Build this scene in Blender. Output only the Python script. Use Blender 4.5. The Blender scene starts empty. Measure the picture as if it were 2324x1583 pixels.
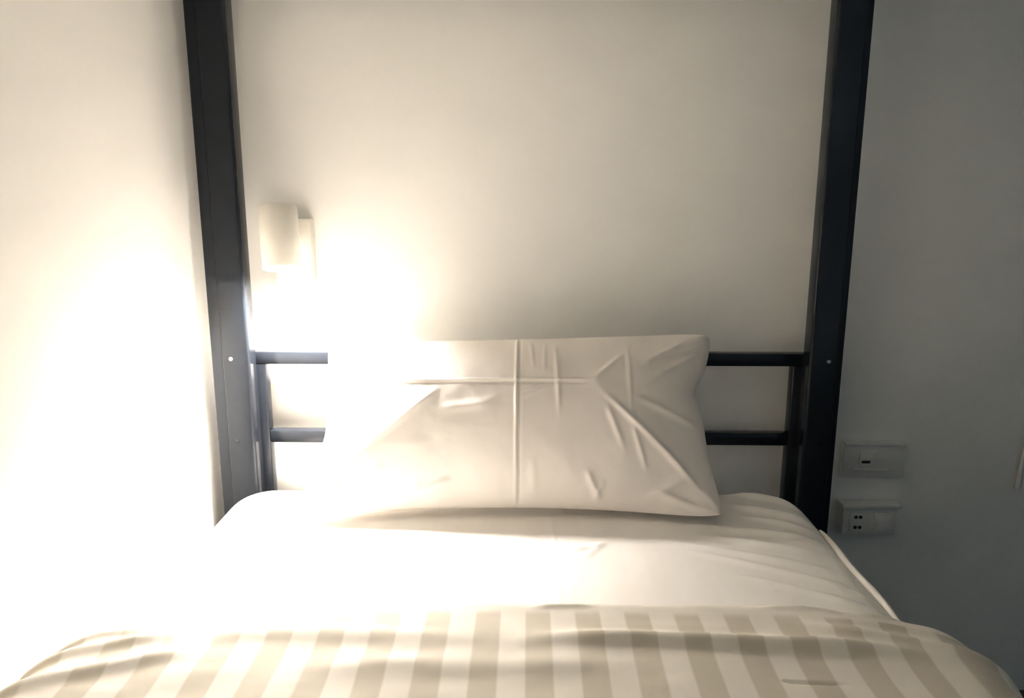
import bpy, bmesh, math, random
import numpy as np
from mathutils import Vector, Matrix

scene = bpy.context.scene
C = scene.collection
R = math.radians
random.seed(4)

# ------------------------------------------------------------------ camera, world, exposure
FPX = 1740.0
cam_d = bpy.data.cameras.new('camera')
cam_d.sensor_fit = 'HORIZONTAL'
cam_d.sensor_width = 36.0
cam_d.lens = 36.0 * FPX / 2324.0
cam_d.clip_start = 0.02
cam = bpy.data.objects.new('camera', cam_d)
C.objects.link(cam)
cam.location = (0.0, -1.50, 1.06)
cam.rotation_euler = (R(90 - 11.7), 0, math.atan(36 / 1740.0))
scene.camera = cam

world = bpy.data.worlds.new('night_room')
scene.world = world
world.use_nodes = True
bg = world.node_tree.nodes['Background']
bg.inputs['Color'].default_value = (0.66, 0.88, 1.0, 1)
bg.inputs['Strength'].default_value = 0.016

LAMP_STRENGTH = 370.0
LAMP_COLOR = (1.0, 0.93, 0.865)

vs = scene.view_settings
vs.view_transform = 'Standard'
vs.look = 'None'
vs.exposure = 3.78
scene.cycles.max_bounces = 8
scene.cycles.diffuse_bounces = 7
scene.cycles.use_light_tree = False
scene.cycles.glossy_bounces = 2
scene.cycles.caustics_reflective = False
scene.cycles.caustics_refractive = False
vs.gamma = 1.0
vs.use_curve_mapping = False


# ------------------------------------------------------------------ materials
def new_mat(name):
    m = bpy.data.materials.new(name)
    m.use_nodes = True
    nt = m.node_tree
    return m, nt, nt.nodes['Principled BSDF']


def N(nt, kind, **kw):
    n = nt.nodes.new(kind)
    for k, v in kw.items():
        setattr(n, k, v)
    return n


def noise_mat(name, c0, c1, scale=6.0, rough=0.6, bump=0.05, bscale=180.0, bdist=0.001, spec=0.3, metallic=0.0):
    m, nt, p = new_mat(name)
    tc = N(nt, 'ShaderNodeTexCoord')
    nz = N(nt, 'ShaderNodeTexNoise')
    nz.inputs['Scale'].default_value = scale
    nz.inputs['Detail'].default_value = 4
    mx = N(nt, 'ShaderNodeMix', data_type='RGBA')
    mx.inputs[6].default_value = (*c0, 1)
    mx.inputs[7].default_value = (*c1, 1)
    nt.links.new(tc.outputs['Object'], nz.inputs['Vector'])
    nt.links.new(nz.outputs['Fac'], mx.inputs[0])
    nt.links.new(mx.outputs[2], p.inputs['Base Color'])
    if bump:
        nb = N(nt, 'ShaderNodeTexNoise')
        nb.inputs['Scale'].default_value = bscale
        nb.inputs['Detail'].default_value = 2
        bp = N(nt, 'ShaderNodeBump')
        bp.inputs['Strength'].default_value = bump
        bp.inputs['Distance'].default_value = bdist
        nt.links.new(tc.outputs['Object'], nb.inputs['Vector'])
        nt.links.new(nb.outputs['Fac'], bp.inputs['Height'])
        nt.links.new(bp.outputs['Normal'], p.inputs['Normal'])
    p.inputs['Roughness'].default_value = rough
    p.inputs['Specular IOR Level'].default_value = spec
    p.inputs['Metallic'].default_value = metallic
    return m


def cloth_mat(name, ca, cb, period=None, soft=0.06, contrast=1.0, bscale=900.0, bump=0.08, hem=0.0):
    """woven cloth; satin stripes run along the V direction of the UV map (metres)"""
    m, nt, p = new_mat(name)
    uv = N(nt, 'ShaderNodeUVMap')
    nz = N(nt, 'ShaderNodeTexNoise')
    nz.inputs['Scale'].default_value = 9.0
    nz.inputs['Detail'].default_value = 5
    nt.links.new(uv.outputs['UV'], nz.inputs['Vector'])
    mx = N(nt, 'ShaderNodeMix', data_type='RGBA')
    mx.inputs[6].default_value = (*ca, 1)
    mx.inputs[7].default_value = (*cb, 1)
    if period:
        sp = N(nt, 'ShaderNodeSeparateXYZ')
        nt.links.new(uv.outputs['UV'], sp.inputs[0])
        mu = N(nt, 'ShaderNodeMath', operation='MULTIPLY')
        mu.inputs[1].default_value = 2 * math.pi / period
        nt.links.new(sp.outputs['X'], mu.inputs[0])
        sn = N(nt, 'ShaderNodeMath', operation='SINE')
        nt.links.new(mu.outputs[0], sn.inputs[0])
        mr = N(nt, 'ShaderNodeMapRange', interpolation_type='SMOOTHSTEP')
        mr.inputs['From Min'].default_value = -soft * 4
        mr.inputs['From Max'].default_value = soft * 4
        mr.inputs['To Min'].default_value = 0.0
        mr.inputs['To Max'].default_value = contrast
        nt.links.new(sn.outputs[0], mr.inputs['Value'])
        if hem:
            hm = N(nt, 'ShaderNodeMapRange', interpolation_type='SMOOTHSTEP')
            hm.inputs['From Min'].default_value = hem - 0.009
            hm.inputs['From Max'].default_value = hem + 0.006
            nt.links.new(sp.outputs['Y'], hm.inputs['Value'])
            hx = N(nt, 'ShaderNodeMath', operation='MULTIPLY')
            nt.links.new(hm.outputs['Result'], hx.inputs[0])
            nt.links.new(mr.outputs['Result'], hx.inputs[1])
            nt.links.new(hx.outputs[0], mx.inputs[0])
        else:
            nt.links.new(mr.outputs['Result'], mx.inputs[0])
    else:
        nt.links.new(nz.outputs['Fac'], mx.inputs[0])
    nt.links.new(mx.outputs[2], p.inputs['Base Color'])
    wv = N(nt, 'ShaderNodeTexNoise')
    wv.inputs['Scale'].default_value = bscale
    add = N(nt, 'ShaderNodeMath', operation='MULTIPLY_ADD')
    add.inputs[1].default_value = 0.35
    nt.links.new(uv.outputs['UV'], wv.inputs['Vector'])
    nt.links.new(wv.outputs['Fac'], add.inputs[0])
    nt.links.new(nz.outputs['Fac'], add.inputs[2])
    bp = N(nt, 'ShaderNodeBump')
    bp.inputs['Strength'].default_value = bump
    bp.inputs['Distance'].default_value = 0.004
    nt.links.new(add.outputs[0], bp.inputs['Height'])
    nt.links.new(bp.outputs['Normal'], p.inputs['Normal'])
    p.inputs['Roughness'].default_value = 0.75
    p.inputs['Specular IOR Level'].default_value = 0.2
    return m


M = {}
M['wall'] = noise_mat('wall_paint', (0.905, 0.895, 0.865), (0.92, 0.91, 0.88), 3.0, 0.7, 0.06, 130, 0.0008, 0.2)
M['ceiling'] = noise_mat('ceiling_paint', (0.84, 0.83, 0.80), (0.86, 0.85, 0.82), 3.0, 0.8, 0.05)
M['floor'] = noise_mat('floor_vinyl', (0.055, 0.06, 0.065), (0.08, 0.082, 0.086), 5.0, 0.45, 0.05)
M['metal'] = noise_mat('charcoal_powder_coat', (0.0125, 0.0155, 0.021), (0.017, 0.020, 0.026), 14.0, 0.16, 0.02, 420, 0.0004, 0.22)
M['screw'] = noise_mat('bright_screw_steel', (0.45, 0.43, 0.40), (0.55, 0.53, 0.5), 50.0, 0.3, 0.0, metallic=0.9)
M['board'] = noise_mat('white_bunk_board', (0.84, 0.82, 0.77), (0.87, 0.85, 0.80), 8.0, 0.7, 0.05)
M['lamp_white'] = noise_mat('lamp_white_enamel', (0.78, 0.75, 0.68), (0.81, 0.78, 0.71), 12.0, 0.42, 0.02, 300, 0.0004, 0.4)
M['plastic'] = noise_mat('white_switch_plastic', (0.74, 0.73, 0.70), (0.78, 0.77, 0.74), 20.0, 0.35, 0.01, 300, 0.0003, 0.5)
M['slot'] = noise_mat('dark_socket_slot', (0.015, 0.015, 0.015), (0.02, 0.02, 0.02), 20.0, 0.6, 0.0)
M['cord'] = noise_mat('white_cord_plastic', (0.78, 0.78, 0.76), (0.84, 0.84, 0.82), 30.0, 0.4, 0.0)
M['mattress'] = noise_mat('mattress_ticking', (0.70, 0.67, 0.61), (0.74, 0.71, 0.65), 25.0, 0.8, 0.05)
M['pillowcase'] = cloth_mat('pillowcase_cotton', (0.83, 0.78, 0.735), (0.86, 0.81, 0.765))
M['sheet'] = cloth_mat('fitted_sheet_satin', (0.875, 0.845, 0.80), (0.865, 0.832, 0.783), 0.06, 0.12, 1.0)
M['duvet'] = cloth_mat('duvet_satin_stripe', (0.88, 0.83, 0.75), (0.675, 0.62, 0.525), 0.0605, 0.05, 1.0, hem=0.046)  # two stripe tones; the satin's sheen contrast is put into their colour

m, nt, p = new_mat('lamp_diffuser_glow')
p.inputs['Base Color'].default_value = (0.9, 0.88, 0.84, 1)
p.inputs['Emission Color'].default_value = (*LAMP_COLOR, 1)
p.inputs['Emission Strength'].default_value = LAMP_STRENGTH
M['glow'] = m


# ------------------------------------------------------------------ helpers
def link(name, me, mat, parent=None, loc=None):
    o = bpy.data.objects.new(name, me)
    C.objects.link(o)
    if mat is not None:
        me.materials.append(M[mat])
    if parent is not None:
        o.parent = parent
    if loc is not None:
        o.location = loc
    return o


def tag(o, label=None, cat=None, group=None, kind=None):
    if label:
        o['label'] = label
    if cat:
        o['category'] = cat
    if group:
        o['group'] = group
    if kind:
        o['kind'] = kind
    return o


def empty(name, loc):
    o = bpy.data.objects.new(name, None)
    o.empty_display_size = 0.05
    C.objects.link(o)
    o.location = loc
    return o


def bm_obj(name, bm, mat, parent=None, loc=None, smooth=None):
    me = bpy.data.meshes.new(name)
    bmesh.ops.recalc_face_normals(bm, faces=bm.faces[:])
    bm.to_mesh(me)
    bm.free()
    if smooth is not None:
        for poly in me.polygons:
            poly.use_smooth = True
        me.set_sharp_from_angle(angle=R(smooth))
    return link(name, me, mat, parent, loc)


def box_bm(x0, x1, y0, y1, z0, z1, bevel=0.0, seg=2, bm=None):
    b = bmesh.new()
    bmesh.ops.create_cube(b, size=1.0)
    for v in b.verts:
        v.co = ((x0 + x1) / 2 + v.co.x * (x1 - x0), (y0 + y1) / 2 + v.co.y * (y1 - y0), (z0 + z1) / 2 + v.co.z * (z1 - z0))
    if bevel:
        bmesh.ops.bevel(b, geom=b.edges[:], offset=bevel, segments=seg, affect='EDGES', profile=0.5)
    if bm is None:
        return b
    me = bpy.data.meshes.new('tmp')
    b.to_mesh(me)
    b.free()
    bm.from_mesh(me)
    bpy.data.meshes.remove(me)
    return bm


def post_bm(x0, x1, y0, y1, z0, z1, r, seg=5):
    """upright square tube with rounded long edges"""
    b = bmesh.new()
    bmesh.ops.create_cube(b, size=1.0)
    for v in b.verts:
        v.co = ((x0 + x1) / 2 + v.co.x * (x1 - x0), (y0 + y1) / 2 + v.co.y * (y1 - y0), (z0 + z1) / 2 + v.co.z * (z1 - z0))
    es = [e for e in b.edges if abs(e.verts[0].co.z - e.verts[1].co.z) > 1e-4]
    bmesh.ops.bevel(b, geom=es, offset=r, segments=seg, affect='EDGES', profile=0.5)
    return b


def tube_bm(pts, rad, n=8, bm=None):
    bm = bm or bmesh.new()
    rings = []
    pts = [Vector(q) for q in pts]
    up = Vector((0, 1, 0))
    for i, q in enumerate(pts):
        t = (pts[min(i + 1, len(pts) - 1)] - pts[max(i - 1, 0)]).normalized()
        a = t.cross(up if abs(pts[0].y - pts[-1].y) < abs((pts[0] - pts[-1]).length) * 0.7 else Vector((0, 0, 1)))
        a.normalize()
        b = t.cross(a).normalized()
        r = rad[i] if isinstance(rad, (list, tuple)) else rad
        rings.append([bm.verts.new(q + a * r * math.cos(2 * math.pi * k / n) + b * r * math.sin(2 * math.pi * k / n)) for k in range(n)])
    for A, B in zip(rings, rings[1:]):
        for k in range(n):
            bm.faces.new((A[k], A[(k + 1) % n], B[(k + 1) % n], B[k]))
    bm.faces.new(rings[0][::-1])
    bm.faces.new(rings[-1])
    return bm


def lathe_bm(profile, n=48, bm=None):
    """profile (r, z) turned round Z"""
    bm = bm or bmesh.new()
    rings = []
    for r, z in profile:
        if r < 1e-6:
            rings.append([bm.verts.new((0, 0, z))])
        else:
            rings.append([bm.verts.new((r * math.cos(2 * math.pi * k / n), r * math.sin(2 * math.pi * k / n), z)) for k in range(n)])
    for A, B in zip(rings, rings[1:]):
        for k in range(n):
            k2 = (k + 1) % n
            if len(A) == 1 and len(B) == 1:
                continue
            if len(A) == 1:
                bm.faces.new((A[0], B[k2], B[k]))
            elif len(B) == 1:
                bm.faces.new((A[k], A[k2], B[0]))
            else:
                bm.faces.new((A[k], A[k2], B[k2], B[k]))
    return bm


def grid_mesh(name, V, UVs, faces):
    me = bpy.data.meshes.new(name)
    me.from_pydata([tuple(v) for v in V], [], faces)
    uvl = me.uv_layers.new(name='UVMap')
    li = np.zeros(len(me.loops), dtype=np.int32)
    me.loops.foreach_get('vertex_index', li)
    uvl.data.foreach_set('uv', np.asarray(UVs, dtype=np.float32)[li].ravel())
    for poly in me.polygons:
        poly.use_smooth = True
    return me


def seg_dist(px, py, a, b):
    """distance to a segment and position 0..1 along it"""
    ax, ay = a
    bx, by = b
    dx, dy = bx - ax, by - ay
    L2 = dx * dx + dy * dy
    t = np.clip(((px - ax) * dx + (py - ay) * dy) / L2, 0, 1)
    # signed side
    side = ((px - ax) * dy - (py - ay) * dx) / math.sqrt(L2)
    d = np.hypot(px - ax - t * dx, py - ay - t * dy)
    return d, t, side


def ridge(px, py, a, b, w, amp, taper=0.25):
    d, t, _ = seg_dist(px, py, a, b)
    e = np.clip(np.minimum(t, 1 - t) / max(taper, 1e-3), 0, 1)
    e = e * e * (3 - 2 * e)
    return amp * e * np.exp(-(d / w) ** 2)


_rng = np.random.RandomState(7)
_LAT = _rng.rand(64, 64)


def vnoise(x, y, f):
    x = np.asarray(x) * f + 13.3
    y = np.asarray(y) * f + 7.7
    xi = np.floor(x).astype(int)
    yi = np.floor(y).astype(int)
    fx = x - xi
    fy = y - yi
    fx = fx * fx * (3 - 2 * fx)
    fy = fy * fy * (3 - 2 * fy)
    g = lambda i, j: _LAT[i % 64, j % 64]
    return (g(xi, yi) * (1 - fx) + g(xi + 1, yi) * fx) * (1 - fy) + (g(xi, yi + 1) * (1 - fx) + g(xi + 1, yi + 1) * fx) * fy - 0.5


# ------------------------------------------------------------------ the setting
XL = -0.622          # left wall face
XR = 3.20            # right wall face, out of frame
YF = -3.4            # the room goes on behind the camera
ZC = 2.70
tag(bm_obj('wall_back', box_bm(XL - 0.1, XR + 0.1, 0.0, 0.1, 0, ZC), 'wall'), 'plain cream wall behind the headboard', kind='structure')
tag(bm_obj('wall_left', box_bm(XL - 0.1, XL, YF, 0.0, 0, ZC), 'wall'), 'plain cream wall along the left side of the bed', kind='structure')
tag(bm_obj('wall_right', box_bm(XR, XR + 0.1, YF, 0.0, 0, ZC), 'wall'), 'plain wall far right beyond the bed', kind='structure')
tag(bm_obj('foot_bounce_wall', box_bm(XL - 0.1, 0.85, -2.30, -2.20, 0, ZC), 'wall'), 'added plain wall beyond the foot of the bed, bouncing lamp light', kind='structure')  # unseen partition, added to bounce lamp light back onto bed and headboard wall
tag(bm_obj('floor', box_bm(XL - 0.1, XR + 0.1, YF, 0.1, -0.1, 0), 'floor'), 'dark floor beside the bed', kind='structure')
tag(bm_obj('ceiling', box_bm(XL - 0.1, XR + 0.1, YF, 0.1, ZC, ZC + 0.1), 'ceiling'), 'pale ceiling above the bunk bed', kind='structure')

# ------------------------------------------------------------------ bunk bed frame
ZM = 0.51            # top of the made mattress
PX0, PX1 = 0.525, 0.578
PY0, PY1 = -0.098, -0.058
bed = empty('bunk_bed', (0, -1.05, 0))
tag(bed, 'charcoal metal bunk bed frame with tall head posts and open headboard rails', 'bunk bed')


def bedpart(name, bm, mat='metal', smooth=35):
    bmesh.ops.translate(bm, verts=bm.verts[:], vec=(0, 1.05, 0))
    return bm_obj(name, bm, mat, bed, smooth=smooth)


FY0, FY1 = -2.12, -2.080
for sx in (-1, 1):
    x0, x1 = sorted((sx * PX0, sx * PX1))
    po = bedpart('post', post_bm(x0, x1, PY0, PY1, 0.0, 1.95, 0.0055))
    for z in (0.748, 0.585):
        sb = lathe_bm([(0.0, 0.0022), (0.003, 0.002), (0.0042, 0.0), (0.0042, -0.002)], 12)
        bmesh.ops.rotate(sb, verts=sb.verts[:], matrix=Matrix.Rotation(R(90), 3, 'X'))
        bmesh.ops.translate(sb, verts=sb.verts[:], vec=(sx * 0.560, PY0 + 1.05, z))
        bm_obj('screw_head', sb, 'screw' if z > 0.7 else 'metal', po, smooth=40)
    bedpart('post', post_bm(x0, x1, FY0, FY1, 0.0, 1.95, 0.0055))
    g0, g1 = sorted((sx * (PX1 - 0.010), sx * (0.599 if sx < 0 else 0.588)))
    bedpart('post_shade_strip', box_bm(g0, g1, -0.091, -0.086, 0.0, 1.95, 0.0008))  # added dark strip standing for the shade between post and wall
    # headboard upright just inside the post, set back
    u0, u1 = sorted((sx * 0.512, sx * 0.552))
    bedpart('headboard_upright', post_bm(u0, u1, -0.050, -0.024, 0.20, 0.727, 0.003, 3))
    # side rails carrying the mattress and the upper bunk
    s0, s1 = sorted((sx * 0.535, sx * 0.560))
    bedpart('side_rail', box_bm(s0, s1, FY1, PY0, 0.27, 0.345, 0.004))
    bedpart('upper_side_rail', box_bm(s0, s1, FY1, PY0, 1.44, 1.52, 0.004))
for z0, z1 in ((0.727, 0.752), (0.567, 0.592), (0.40, 0.425)):
    wide = 0.552 if z0 > 0.7 else 0.512
    bedpart('headboard_rail', box_bm(-wide, wide, -0.050, -0.026, z0, z1, 0.003))
bedpart('upper_head_rail', box_bm(-PX0, PX0, -0.085, -0.06, 1.44, 1.52, 0.004))
for z0 in (0.27, 1.44):
    bedpart('foot_rail', box_bm(-PX0, PX0, -2.118, -2.09, z0, z0 + 0.075, 0.004))
bedpart('deck_board', box_bm(-0.533, 0.533, FY1 + 0.005, PY0 - 0.005, 0.28, 0.30, 0.003), 'board')
bedpart('upper_deck_board', box_bm(-0.533, 0.533, FY1 + 0.005, PY0 - 0.005, 1.46, 1.48, 0.003), 'board')  # unseen upper deck, set low and white to bounce lamp light down

# ------------------------------------------------------------------ mattress and fitted sheet
MX0, MX1 = -0.553, 0.512
MY0, MY1 = -2.06, -0.112


def sheet_wrinkles(x, y):
    """height of the small folds in the fitted sheet, metres"""
    z = 0.0022 * vnoise(x, y, 7) + 0.0009 * vnoise(x, y, 19)
    # ironed centre fold
    z = z + ridge(x, y, (0.040, -0.15), (0.048, -0.75), 0.0022, 0.0013, 0.05)
    # stretched folds running out to the right edge and head corner
    for a, b, w, am in [((0.18, -0.34), (0.50, -0.47), 0.010, 0.0032), ((0.22, -0.37), (0.51, -0.53), 0.009, 0.003),
                        ((0.26, -0.33), (0.50, -0.41), 0.010, 0.0035), ((0.30, -0.30), (0.51, -0.36), 0.011, 0.004),
                        ((0.28, -0.45), (0.50, -0.57), 0.008, 0.0025), ((0.35, -0.20), (0.51, -0.29), 0.012, 0.005),
                        ((0.37, -0.14), (0.50, -0.22), 0.010, 0.005), ((0.36, -0.25), (0.51, -0.33), 0.009, 0.004),
                        ((0.05, -0.40), (0.14, -0.36), 0.006, 0.0015), ((0.08, -0.43), (0.13, -0.35), 0.006, 0.0012),
                        ((-0.42, -0.52), (-0.33, -0.62), 0.006, 0.002), ((-0.30, -0.55), (-0.27, -0.63), 0.006, 0.002)]:
        z = z + ridge(x, y, a, b, w * 0.8, am * 1.8, 0.4)
    z = z * (1 - 0.9 * np.clip((x - 0.435) / 0.04, 0, 1) * np.clip((-y - 0.26) / 0.05, 0, 1))
    return z


def sheet_mesh():
    """rounded block projected from a fine cube-like grid (top and four sides)"""
    rx, rz = 0.085, 0.050
    ox, oy = (MX0 + MX1) / 2, MY1
    V, UV, F = [], [], []
    # height grid over plan, then skirts by walking further out than the plan edge
    ext = 0.26
    xs = np.concatenate([np.linspace(MX0 - ext, MX0 - 0.02, 10), np.linspace(MX0 - 0.01, MX1 + 0.01, 280), np.linspace(MX1 + 0.02, MX1 + ext, 10)])
    ys = np.concatenate([np.linspace(MY1 + ext, MY1 + 0.02, 10), np.linspace(MY1 + 0.01, -0.80, 210), np.linspace(-0.82, MY0, 40), np.linspace(MY0 - 0.02, MY0 - ext, 8)])
    X, Y = np.meshgrid(xs, ys, indexing='ij')
    # nearest point inside the inner plan (rounded rectangle shrunk by rz) and the arc length left over
    ix0, ix1, iy0, iy1 = MX0 + rx, MX1 - rx, MY0 + rx, MY1 - rx
    qx, qy = np.clip(X, ix0, ix1), np.clip(Y, iy0, iy1)
    dx, dy = X - qx, Y - qy
    D = np.hypot(dx, dy)
    Dn = np.maximum(D, 1e-9)
    nxv, nyv = dx / Dn, dy / Dn
    # distance along the cloth: flat until (rx - rz), then round the edge, then down
    flat = rx - rz
    arc = rz * math.pi / 2
    a = np.clip((D - flat) / rz, 0, math.pi / 2)
    out = np.where(D < flat, D, flat + rz * np.sin(a))
    drop = np.where(D < flat, 0.0, rz * (1 - np.cos(a))) + np.clip(D - flat - arc, 0, 0.10)
    W = sheet_wrinkles(X, Y)
    px = qx + nxv * (out + W * np.sin(a))
    py = qy + nyv * (out + W * np.sin(a))
    pz = ZM - drop + W * np.cos(a) - 0.004 * np.clip((D - 0.02) / 0.05, 0, 1)
    n, mth = X.shape
    V = np.stack([px.ravel() - ox, py.ravel() - oy, pz.ravel() - 0.30], 1)
    UV = np.stack([X.ravel(), Y.ravel()], 1)
    for i in range(n - 1):
        for j in range(mth - 1):
            k = i * mth + j
            F.append((k, k + 1, k + mth + 1, k + mth))
    return grid_mesh('fitted_sheet', V, UV, F), (ox, oy, 0.30)


mat_root = empty('mattress', ((MX0 + MX1) / 2, MY1, 0.30))
tag(mat_root, 'pale mattress wrapped in the fitted sheet on the bunk bed', 'mattress')
bmm = box_bm(MX0 + 0.012, MX1 - 0.012, MY0 + 0.012, MY1 - 0.012, 0.3005, ZM - 0.012, 0.045, 4)
bmesh.ops.translate(bmm, verts=bmm.verts[:], vec=(-(MX0 + MX1) / 2, -MY1, -0.30))
bm_obj('body', bmm, 'mattress', mat_root, smooth=40)

me, loc = sheet_mesh()
sheet = link('fitted_sheet', me, 'sheet', None, loc)
sol = sheet.modifiers.new('thickness', 'SOLIDIFY')
sol.thickness = 0.002
sol.offset = -1
tag(sheet, 'white satin fitted sheet stretched over the mattress under the pillow', 'sheet')
# stitched edge cord of the sheet along the right-hand side of the mattress
pts = [(MX1 - 0.0195 + 0.006 * math.sin(i * 0.35) * 0.3, -0.29 - 0.30 * i / 30, ZM - 0.0095) for i in range(31)]
rad = [0.0015 + 0.0042 * math.sin(math.pi * i / 30) ** 0.4 for i in range(31)]
pb = tube_bm(pts, rad, 8)
bmesh.ops.translate(pb, verts=pb.verts[:], vec=(-loc[0], -loc[1], -loc[2]))
tag(bm_obj('edge_piping', pb, 'sheet', sheet, smooth=60), 'bright rolled piping along the sheet edge')


# ------------------------------------------------------------------ striped duvet
def duvet_mesh():
    y0 = -0.598
    ns, ntt = 300, 150
    FL, FR = -0.497, 0.476
    Rb = 0.062
    us = np.linspace(-1, 1, ns)
    ts = np.concatenate([np.linspace(0, 0.05, 36) ** 1.0, np.linspace(0.053, 0.36, 130), np.linspace(0.38, 1.42, 30)])
    U, T = np.meshgrid(us, ts, indexing='ij')
    over = 0.030 + 0.17 * (1 - np.exp(-(T / 0.16)))            # how far the cloth hangs past the mattress top
    S = np.where(U >= 0, U * (FR + over), U * (-FL + over * 0.9))
    cx = np.where(S > 0, np.clip(S - FR, 0, None), np.clip(FL - S, 0, None))
    sg = np.where(S > 0, 1.0, -1.0)
    a = np.clip(cx / Rb, 0, R(76))
    ext = np.clip(cx - Rb * R(76), 0, None)
    bx = np.clip(S, FL, FR) + sg * (Rb * np.sin(a) + ext * math.cos(R(76)))
    bz = -Rb * (1 - np.cos(a)) - ext * math.sin(R(76))
    nx, nz = sg * np.sin(a), np.cos(a)
    y = y0 - T + 0.006 * vnoise(S, S * 0, 5) + 0.003 * vnoise(S, S * 0 + 3, 16) - 0.055 * (cx / 0.1) ** 2 * np.exp(-T / 0.1) * 0.3
    corner = np.clip((np.abs(S) - 0.27) / 0.22, 0, 1.2) ** 2
    y = y - 0.022 * corner * np.exp(-T / 0.15)
    # loft
    e = 1 - np.clip(T / 0.034, 0, 1)
    th = 0.030 * np.sqrt(np.clip(1 - e * e, 0, 1))
    side = np.clip((1 - np.abs(U)) / 0.03, 0, 1)
    th = th * np.sqrt(np.clip(1 - (1 - side) ** 2, 0, 1))
    w = 0.010 * vnoise(S * 0.7, T, 6) + 0.004 * vnoise(S * 0.6, T * 1.4, 15) + 0.0012 * vnoise(S * 0.4, T * 1.5, 42)
    for p0, p1, ww, am in [((-0.05, 0.100), (0.50, 0.108), 0.014, 0.012), ((-0.45, 0.085), (-0.02, 0.100), 0.016, 0.005),
                           ((0.30, 0.060), (0.58, 0.105), 0.010, 0.007), ((0.36, 0.045), (0.50, 0.055), 0.007, 0.004),
                           ((-0.60, 0.14), (-0.40, 0.07), 0.012, 0.010), ((-0.62, 0.09), (-0.45, 0.05), 0.009, 0.007),
                           ((-0.58, 0.21), (-0.36, 0.11), 0.014, 0.009), 
                           ((0.00, 0.034), (0.09, 0.030), 0.005, 0.003), ((-0.3, 0.155), (0.15, 0.15), 0.02, 0.006),
                           ((0.40, 0.03), (0.47, 0.012), 0.006, 0.004), ((0.28, 0.026), (0.40, 0.020), 0.006, 0.003)]:
        w = w + ridge(S, T, p0, p1, ww, am, 0.3)
    w = w * np.clip(T / 0.02, 0.15, 1) * np.clip(side * 1.2, 0, 1)
    # the sharp tuck line near the front right
    w = w - ridge(S, T, (0.27, 0.168), (0.345, 0.170), 0.0022, 0.0035, 0.2)
    th = th * (1 - 0.55 * np.clip((np.abs(S) - 0.34) / 0.14, 0, 1) * np.exp(-T / 0.08))
    top = 0.008 + th + w
    bot = 0.0045
    V, UV = [], []
    for off, tt in ((top, 0), (np.full_like(top, bot), 1)):
        V.append(np.stack([(bx + nx * off).ravel(), y.ravel() - y0, (ZM + bz + nz * off).ravel() - ZM], 1))
        UV.append(np.stack([S.ravel() + 0.001, T.ravel()], 1))
    V = np.concatenate(V)
    UV = np.concatenate(UV)
    n, m_ = U.shape
    K = n * m_
    F = []
    for i in range(n - 1):
        for j in range(m_ - 1):
            k = i * m_ + j
            F.append((k, k + 1, k + m_ + 1, k + m_))
            F.append((K + k, K + k + m_, K + k + m_ + 1, K + k + 1))
    rim = [i * m_ for i in range(n)] + [(n - 1) * m_ + j for j in range(1, m_)] + [i * m_ + m_ - 1 for i in range(n - 2, -1, -1)] + [j for j in range(m_ - 2, 0, -1)]
    for q in range(len(rim)):
        A, B = rim[q], rim[(q + 1) % len(rim)]
        F.append((A, B, K + B, K + A))
    return grid_mesh('duvet', V, UV, F), (0, y0, ZM)


me, loc = duvet_mesh()
duvet = link('duvet', me, 'duvet', None, loc)
bmd = bmesh.new()
bmd.from_mesh(me)
bmesh.ops.recalc_face_normals(bmd, faces=bmd.faces[:])
bmd.to_mesh(me)
bmd.free()
tag(duvet, 'cream and beige striped duvet spread across the foot of the bed', 'duvet')


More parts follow.
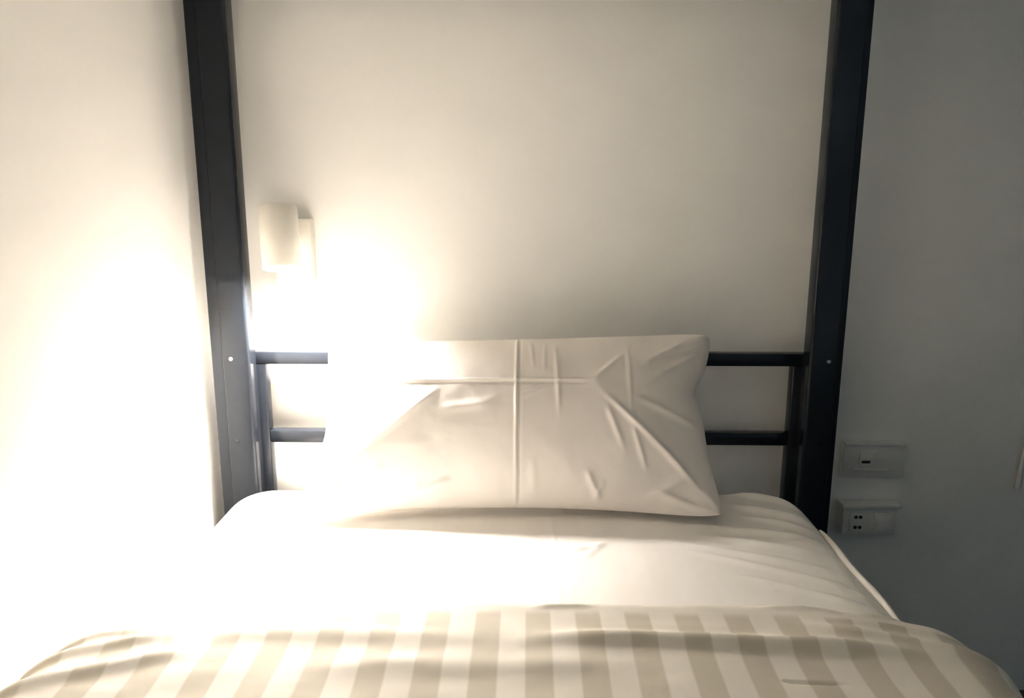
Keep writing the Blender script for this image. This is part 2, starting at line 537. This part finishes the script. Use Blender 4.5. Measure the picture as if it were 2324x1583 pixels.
# ------------------------------------------------------------------ pillow
def pillow_mesh():
    th = R(33)
    d = np.array([0, math.sin(th), math.cos(th)])
    nrm = np.array([0, -math.cos(th), math.sin(th)])
    A, B = 0.357, 0.159
    n, m_ = 400, 230
    k = np.linspace(-1, 1, n)
    us = np.sign(k) * (1 - (1 - np.abs(k)) ** 1.25)
    k = np.linspace(-1, 1, m_)
    vsx = np.sign(k) * (1 - (1 - np.abs(k)) ** 1.25)
    U, Vv = np.meshgrid(us, vsx, indexing='ij')
    # outline: gently drawn in between the corner ears
    X = A * U * (1 - 0.055 * np.abs(U) ** 3 * (1 - Vv ** 2))
    L = B * Vv * (1 - 0.030 * np.abs(Vv) ** 3 * (1 - U ** 2))
    cr = (np.abs(U) * np.abs(Vv)) ** 9
    X = X * (1 - 0.035 * cr)
    L = L * (1 - 0.075 * cr)
    # hip-roof shaped front: ironed fold across at vr, hips running to the corners
    vr, kside = 0.30, 0.60
    dt = (1 - Vv) / (1 - vr)
    db = (1 + Vv) / (1 + vr)
    ds = (1 - np.abs(U)) / kside
    kk = 0.045
    def smin(a, b):
        h = np.clip(0.5 + 0.5 * (b - a) / kk, 0, 1)
        return b * (1 - h) + a * h - kk * h * (1 - h)
    roof = np.clip(smin(smin(dt, db), smin(ds, np.ones_like(ds) * 1.05)), 0, 1.1)
    roof = np.sin(np.clip(roof, 0, 1) * math.pi / 2) ** 0.9
    soft = np.clip(1 - np.abs(U) ** 3.2, 0, 1) ** 0.62 * np.clip(1 - np.abs(Vv) ** 2.4, 0, 1) ** 0.60
    front = 0.078 * (0.48 * roof + 0.52 * soft)
    back = 0.060 * soft
    px, py = X, L
    w = 0.005 * vnoise(X, L, 11) + 0.0026 * vnoise(X, L, 26) + 0.0007 * vnoise(X, L, 63)
    # ironed cross folds
    w = w + ridge(px, py, (0.004, -B), (0.004, B), 0.0020, 0.0028, 0.03)
    w = w - ridge(px, py, (0.010, -B), (0.010, B), 0.0022, 0.0018, 0.03)
    w = w + ridge(px, py, (-0.20, 0.052), (0.135, 0.052), 0.0018, 0.0024, 0.05)
    w = w - ridge(px, py, (-0.20, 0.046), (0.135, 0.046), 0.0022, 0.0014, 0.05)
    # hips and creases
    for p0, p1, ww, am in [((0.135, 0.05), (0.33, -0.145), 0.007, 0.0055), ((0.13, 0.05), (0.20, 0.12), 0.006, 0.003),
                           ((0.20, -0.02), (0.225, -0.11), 0.006, 0.0035), ((0.155, 0.02), (0.19, -0.08), 0.007, 0.003),
                           ((0.072, 0.16), (0.078, -0.03), 0.005, 0.0022), ((0.028, 0.16), (0.034, 0.07), 0.004, 0.0015),
                           ((0.055, 0.16), (0.052, 0.06), 0.004, 0.0015), ((0.012, 0.018), (0.06, 0.045), 0.005, 0.0022),
                           ((0.012, 0.030), (0.045, 0.046), 0.003, 0.0014), ((-0.125, 0.045), (-0.24, -0.06), 0.008, 0.005),
                           ((-0.24, -0.06), (-0.33, -0.15), 0.008, 0.003), ((-0.14, 0.0), (-0.02, 0.012), 0.012, 0.003),
                           ((0.20, 0.15), (0.20, -0.02), 0.005, 0.0016), ((0.22, 0.09), (0.31, 0.145), 0.007, 0.004),
                           ((0.23, 0.06), (0.33, 0.12), 0.008, 0.004), ((0.20, 0.03), (0.345, -0.03), 0.008, 0.004),
                           ((0.25, 0.11), (0.34, 0.135), 0.006, 0.004), ((0.23, -0.135), (0.33, -0.165), 0.008, 0.006),
                           ((0.20, -0.155), (0.30, -0.115), 0.006, 0.003), ((0.12, -0.10), (0.15, -0.165), 0.008, 0.005),
                           ((0.155, -0.12), (0.135, -0.16), 0.006, 0.003), ((-0.18, -0.155), (-0.10, -0.12), 0.008, 0.004),
                           ((-0.22, -0.09), (-0.25, -0.155), 0.009, 0.003), ((-0.15, -0.12), (-0.19, -0.165), 0.007, 0.004),
                           ((-0.31, -0.10), (-0.28, -0.16), 0.007, 0.003), ((0.03, -0.08), (0.04, -0.16), 0.010, 0.002)]:
        w = w + ridge(px, py, (p0[0], p0[1] * 0.92), (p1[0], p1[1] * 0.92), ww * 0.75, am * 1.1, 0.35)
    edge = np.clip(np.minimum(1 - np.abs(U), (1 - np.abs(Vv))) / 0.10, 0, 1)
    w = w * (0.12 + 0.88 * edge)
    front = front + w * np.clip(edge * 3, 0, 1)
    # puckered ears
    ear = np.clip((np.abs(U) - 0.86) / 0.14, 0, 1) * np.clip((np.abs(Vv) - 0.72) / 0.28, 0, 1)
    front = front + 0.012 * ear * (1 + np.sin(px * 160 + py * 210) * 0.5) * np.clip((1 - np.maximum(np.abs(U), np.abs(Vv))) * 14, 0, 1)
    base = np.array([-0.023, -0.268, ZM + 0.012])
    lift = np.clip(-Vv, 0, 1)
    out = []
    for h in (front, -back):
        P = np.zeros(U.shape + (3,))
        P[..., 0] = X
        P = P + (L + B)[..., None] * d + h[..., None] * nrm
        # the lower corners splay forward, the top right ear pokes up
        P[..., 1] -= 0.040 * lift ** 2 * np.abs(U) ** 2.5
        e2 = np.clip((U - 0.70) / 0.30, 0, 1) * np.clip((Vv - 0.25) / 0.75, 0, 1)
        P[..., 2] += 0.004 * e2 + 0.020 * (U * 0.5 + 0.1) * np.clip(Vv, 0, 1)
        P[..., 0] += 0.012 * e2
        e3 = np.clip((-U - 0.6) / 0.4, 0, 1) * np.clip((-Vv - 0.2) / 0.8, 0, 1)
        P[..., 0] -= 0.016 * e3
        # a dent in the right-hand edge
        P[..., 0] -= 0.014 * np.exp(-((Vv - 0.32) / 0.18) ** 2) * np.clip((U - 0.75) / 0.25, 0, 1)
        zmin = 0.0015 - base[2] + ZM + 0.0015 * np.clip(h, 0, 0.05) / 0.05
        P[..., 2] = np.maximum(P[..., 2], zmin + 0.02 * np.clip(np.where(h > 0, h, 0) - 0.02, 0, 1))
        out.append(P)
    K = n * m_
    V = np.concatenate([out[0].reshape(-1, 3), out[1].reshape(-1, 3)])
    UV = np.concatenate([np.stack([X.ravel(), L.ravel()], 1)] * 2)
    F = []
    for i in range(n - 1):
        for j in range(m_ - 1):
            q = i * m_ + j
            F.append((q, q + m_, q + m_ + 1, q + 1))
            F.append((K + q, K + q + 1, K + q + m_ + 1, K + q + m_))
    me = grid_mesh('pillow', V, UV, F)
    bm = bmesh.new()
    bm.from_mesh(me)
    bmesh.ops.remove_doubles(bm, verts=bm.verts[:], dist=0.0004)
    bmesh.ops.recalc_face_normals(bm, faces=bm.faces[:])
    for f in bm.faces:
        f.smooth = True
    bm.to_mesh(me)
    bm.free()
    return me, base


me, base = pillow_mesh()
pillow = link('pillow', me, 'pillowcase', None, tuple(base))
tag(pillow, 'white cotton pillow with ironed cross folds leaning on the headboard', 'pillow')

# ------------------------------------------------------------------ reading lamp
LX = -0.452
lamp = empty('reading_lamp', (LX, 0.0, 0.945))
tag(lamp, 'small white cylinder reading lamp glowing on the wall above the bed', 'lamp')
bm_obj('backplate', box_bm(-0.036, 0.036, -0.026, -0.0005, -0.070, 0.062, 0.002), 'lamp_white', lamp, smooth=40)
TILT = R(16)
PAN = R(22)
bt = tube_bm([(0, -0.024, 0.018), (0, -0.075, 0.018)], 0.010, 16)
bm_obj('swivel_arm', bt, 'lamp_white', lamp, smooth=50)
r0, hl = 0.0350, 0.057
prof = [(0.0, hl), (r0 - 0.004, hl), (r0 - 0.001, hl - 0.001), (r0, hl - 0.004), (r0, -hl + 0.001), (r0 - 0.0008, -hl), (r0 - 0.002, -hl), (r0 - 0.0025, -hl + 0.001), (r0 - 0.0025, -hl + 0.044), (0.0, -hl + 0.044)]
sh = lathe_bm(prof, 64)
Mx = Matrix.Translation((0, -0.100, 0.030)) @ Matrix.Rotation(PAN, 4, 'Z') @ Matrix.Rotation(-TILT, 4, 'X')
bmesh.ops.transform(sh, matrix=Mx, verts=sh.verts[:])
shade = bm_obj('lamp_shade', sh, 'lamp_white', lamp, smooth=40)
df = lathe_bm([(0.0, -hl + 0.026), (0.017, -hl + 0.0265), (0.0205, -hl + 0.029), (0.0215, -hl + 0.033), (0.012, -hl + 0.0435), (0.0, -hl + 0.0435)], 24)
bmesh.ops.transform(df, matrix=Mx, verts=df.verts[:])
tag(bm_obj('diffuser', df, 'glow', shade, smooth=60), 'glowing frosted lamp lens')

# ------------------------------------------------------------------ wall plates right of the bed
sw = empty('switch_plate', (0.7015, 0.0, 0.5265))
tag(sw, 'upper white wall plate with a small dark slot right of the bed', 'wall plate')
bm_obj('plate', box_bm(-0.0625, 0.0625, -0.013, -0.0005, -0.0375, 0.0375, 0.002), 'plastic', sw, smooth=40)
bm_obj('top_ridge', box_bm(-0.0615, 0.0615, -0.0165, -0.012, 0.030, 0.0365, 0.0015), 'plastic', sw, smooth=40)
mod = bm_obj('module', box_bm(-0.030, 0.004, -0.016, -0.012, -0.0135, 0.018, 0.0015), 'plastic', sw, smooth=40)
bm_obj('slot', box_bm(-0.026, -0.009, -0.0168, -0.0155, -0.0065, -0.001, 0.0003), 'slot', mod)
bm_obj('keeper_bar', box_bm(-0.026, -0.004, -0.0185, -0.0155, 0.003, 0.0055, 0.0008), 'plastic', mod)
bm_obj('lower_lip', box_bm(-0.040, 0.030, -0.0165, -0.012, -0.023, -0.019, 0.001), 'plastic', sw, smooth=40)

so = empty('socket_box', (0.700, 0.0, 0.402))
tag(so, 'lower white wall socket box with pin holes and a rocker switch', 'wall socket')
bm_obj('box_body', box_bm(-0.058, 0.050, -0.030, -0.0005, -0.031, 0.031, 0.003), 'plastic', so, smooth=40)
bm_obj('hood', box_bm(-0.062, 0.057, -0.036, -0.0005, 0.028, 0.036, 0.002), 'plastic', so, smooth=40)
om = bm_obj('outlet', box_bm(-0.044, -0.012, -0.0325, -0.029, -0.024, 0.019, 0.0012), 'plastic', so, smooth=40)
for z in (0.009, -0.013):
    for x in (-0.0325, -0.0235):
        hb = lathe_bm([(0.0, 0.0006), (0.0037, 0.0006), (0.0037, -0.001)], 14)
        bmesh.ops.rotate(hb, verts=hb.verts[:], matrix=Matrix.Rotation(R(90), 3, 'X'))
        bmesh.ops.translate(hb, verts=hb.verts[:], vec=(x, -0.0325, z))
        bm_obj('pin_hole', hb, 'slot', om)
rk = bm_obj('rocker_frame', box_bm(0.006, 0.042, -0.0325, -0.029, -0.024, 0.019, 0.0012), 'plastic', so, smooth=40)
rb = box_bm(0.010, 0.038, -0.036, -0.031, -0.018, 0.013, 0.0015)
for v in rb.verts:
    if v.co.y < -0.034:
        v.co.y += (v.co.z + 0.018) * 0.10
bm_obj('rocker', rb, 'plastic', rk, smooth=40)

# ------------------------------------------------------------------ white cord hanging at the right
cordr = empty('hanging_cord', (1.026, 0.0, 0.66))
tag(cordr, 'pale cord loop hanging on the dim wall at the right edge', 'cord')
bm_obj('hook', tube_bm([(0, -0.0005, 0), (0, -0.02, 0.0), (0, -0.026, 0.008)], 0.004, 10), 'plastic', cordr, smooth=50)
pa = [(-0.001, -0.018, 0.004), (-0.014, -0.014, -0.03), (-0.022, -0.012, -0.08), (-0.026, -0.011, -0.13), (-0.030, -0.011, -0.195)]
bm_obj('strand', tube_bm(pa, [0.0025, 0.003, 0.0035, 0.004, 0.005], 10), 'cord', cordr, smooth=60)
pa = [(0.001, -0.018, 0.004), (-0.006, -0.014, -0.035), (-0.014, -0.011, -0.09), (-0.019, -0.010, -0.14), (-0.020, -0.010, -0.19)]
bm_obj('strand', tube_bm(pa, [0.0025, 0.003, 0.0035, 0.004, 0.004], 10), 'cord', cordr, smooth=60)
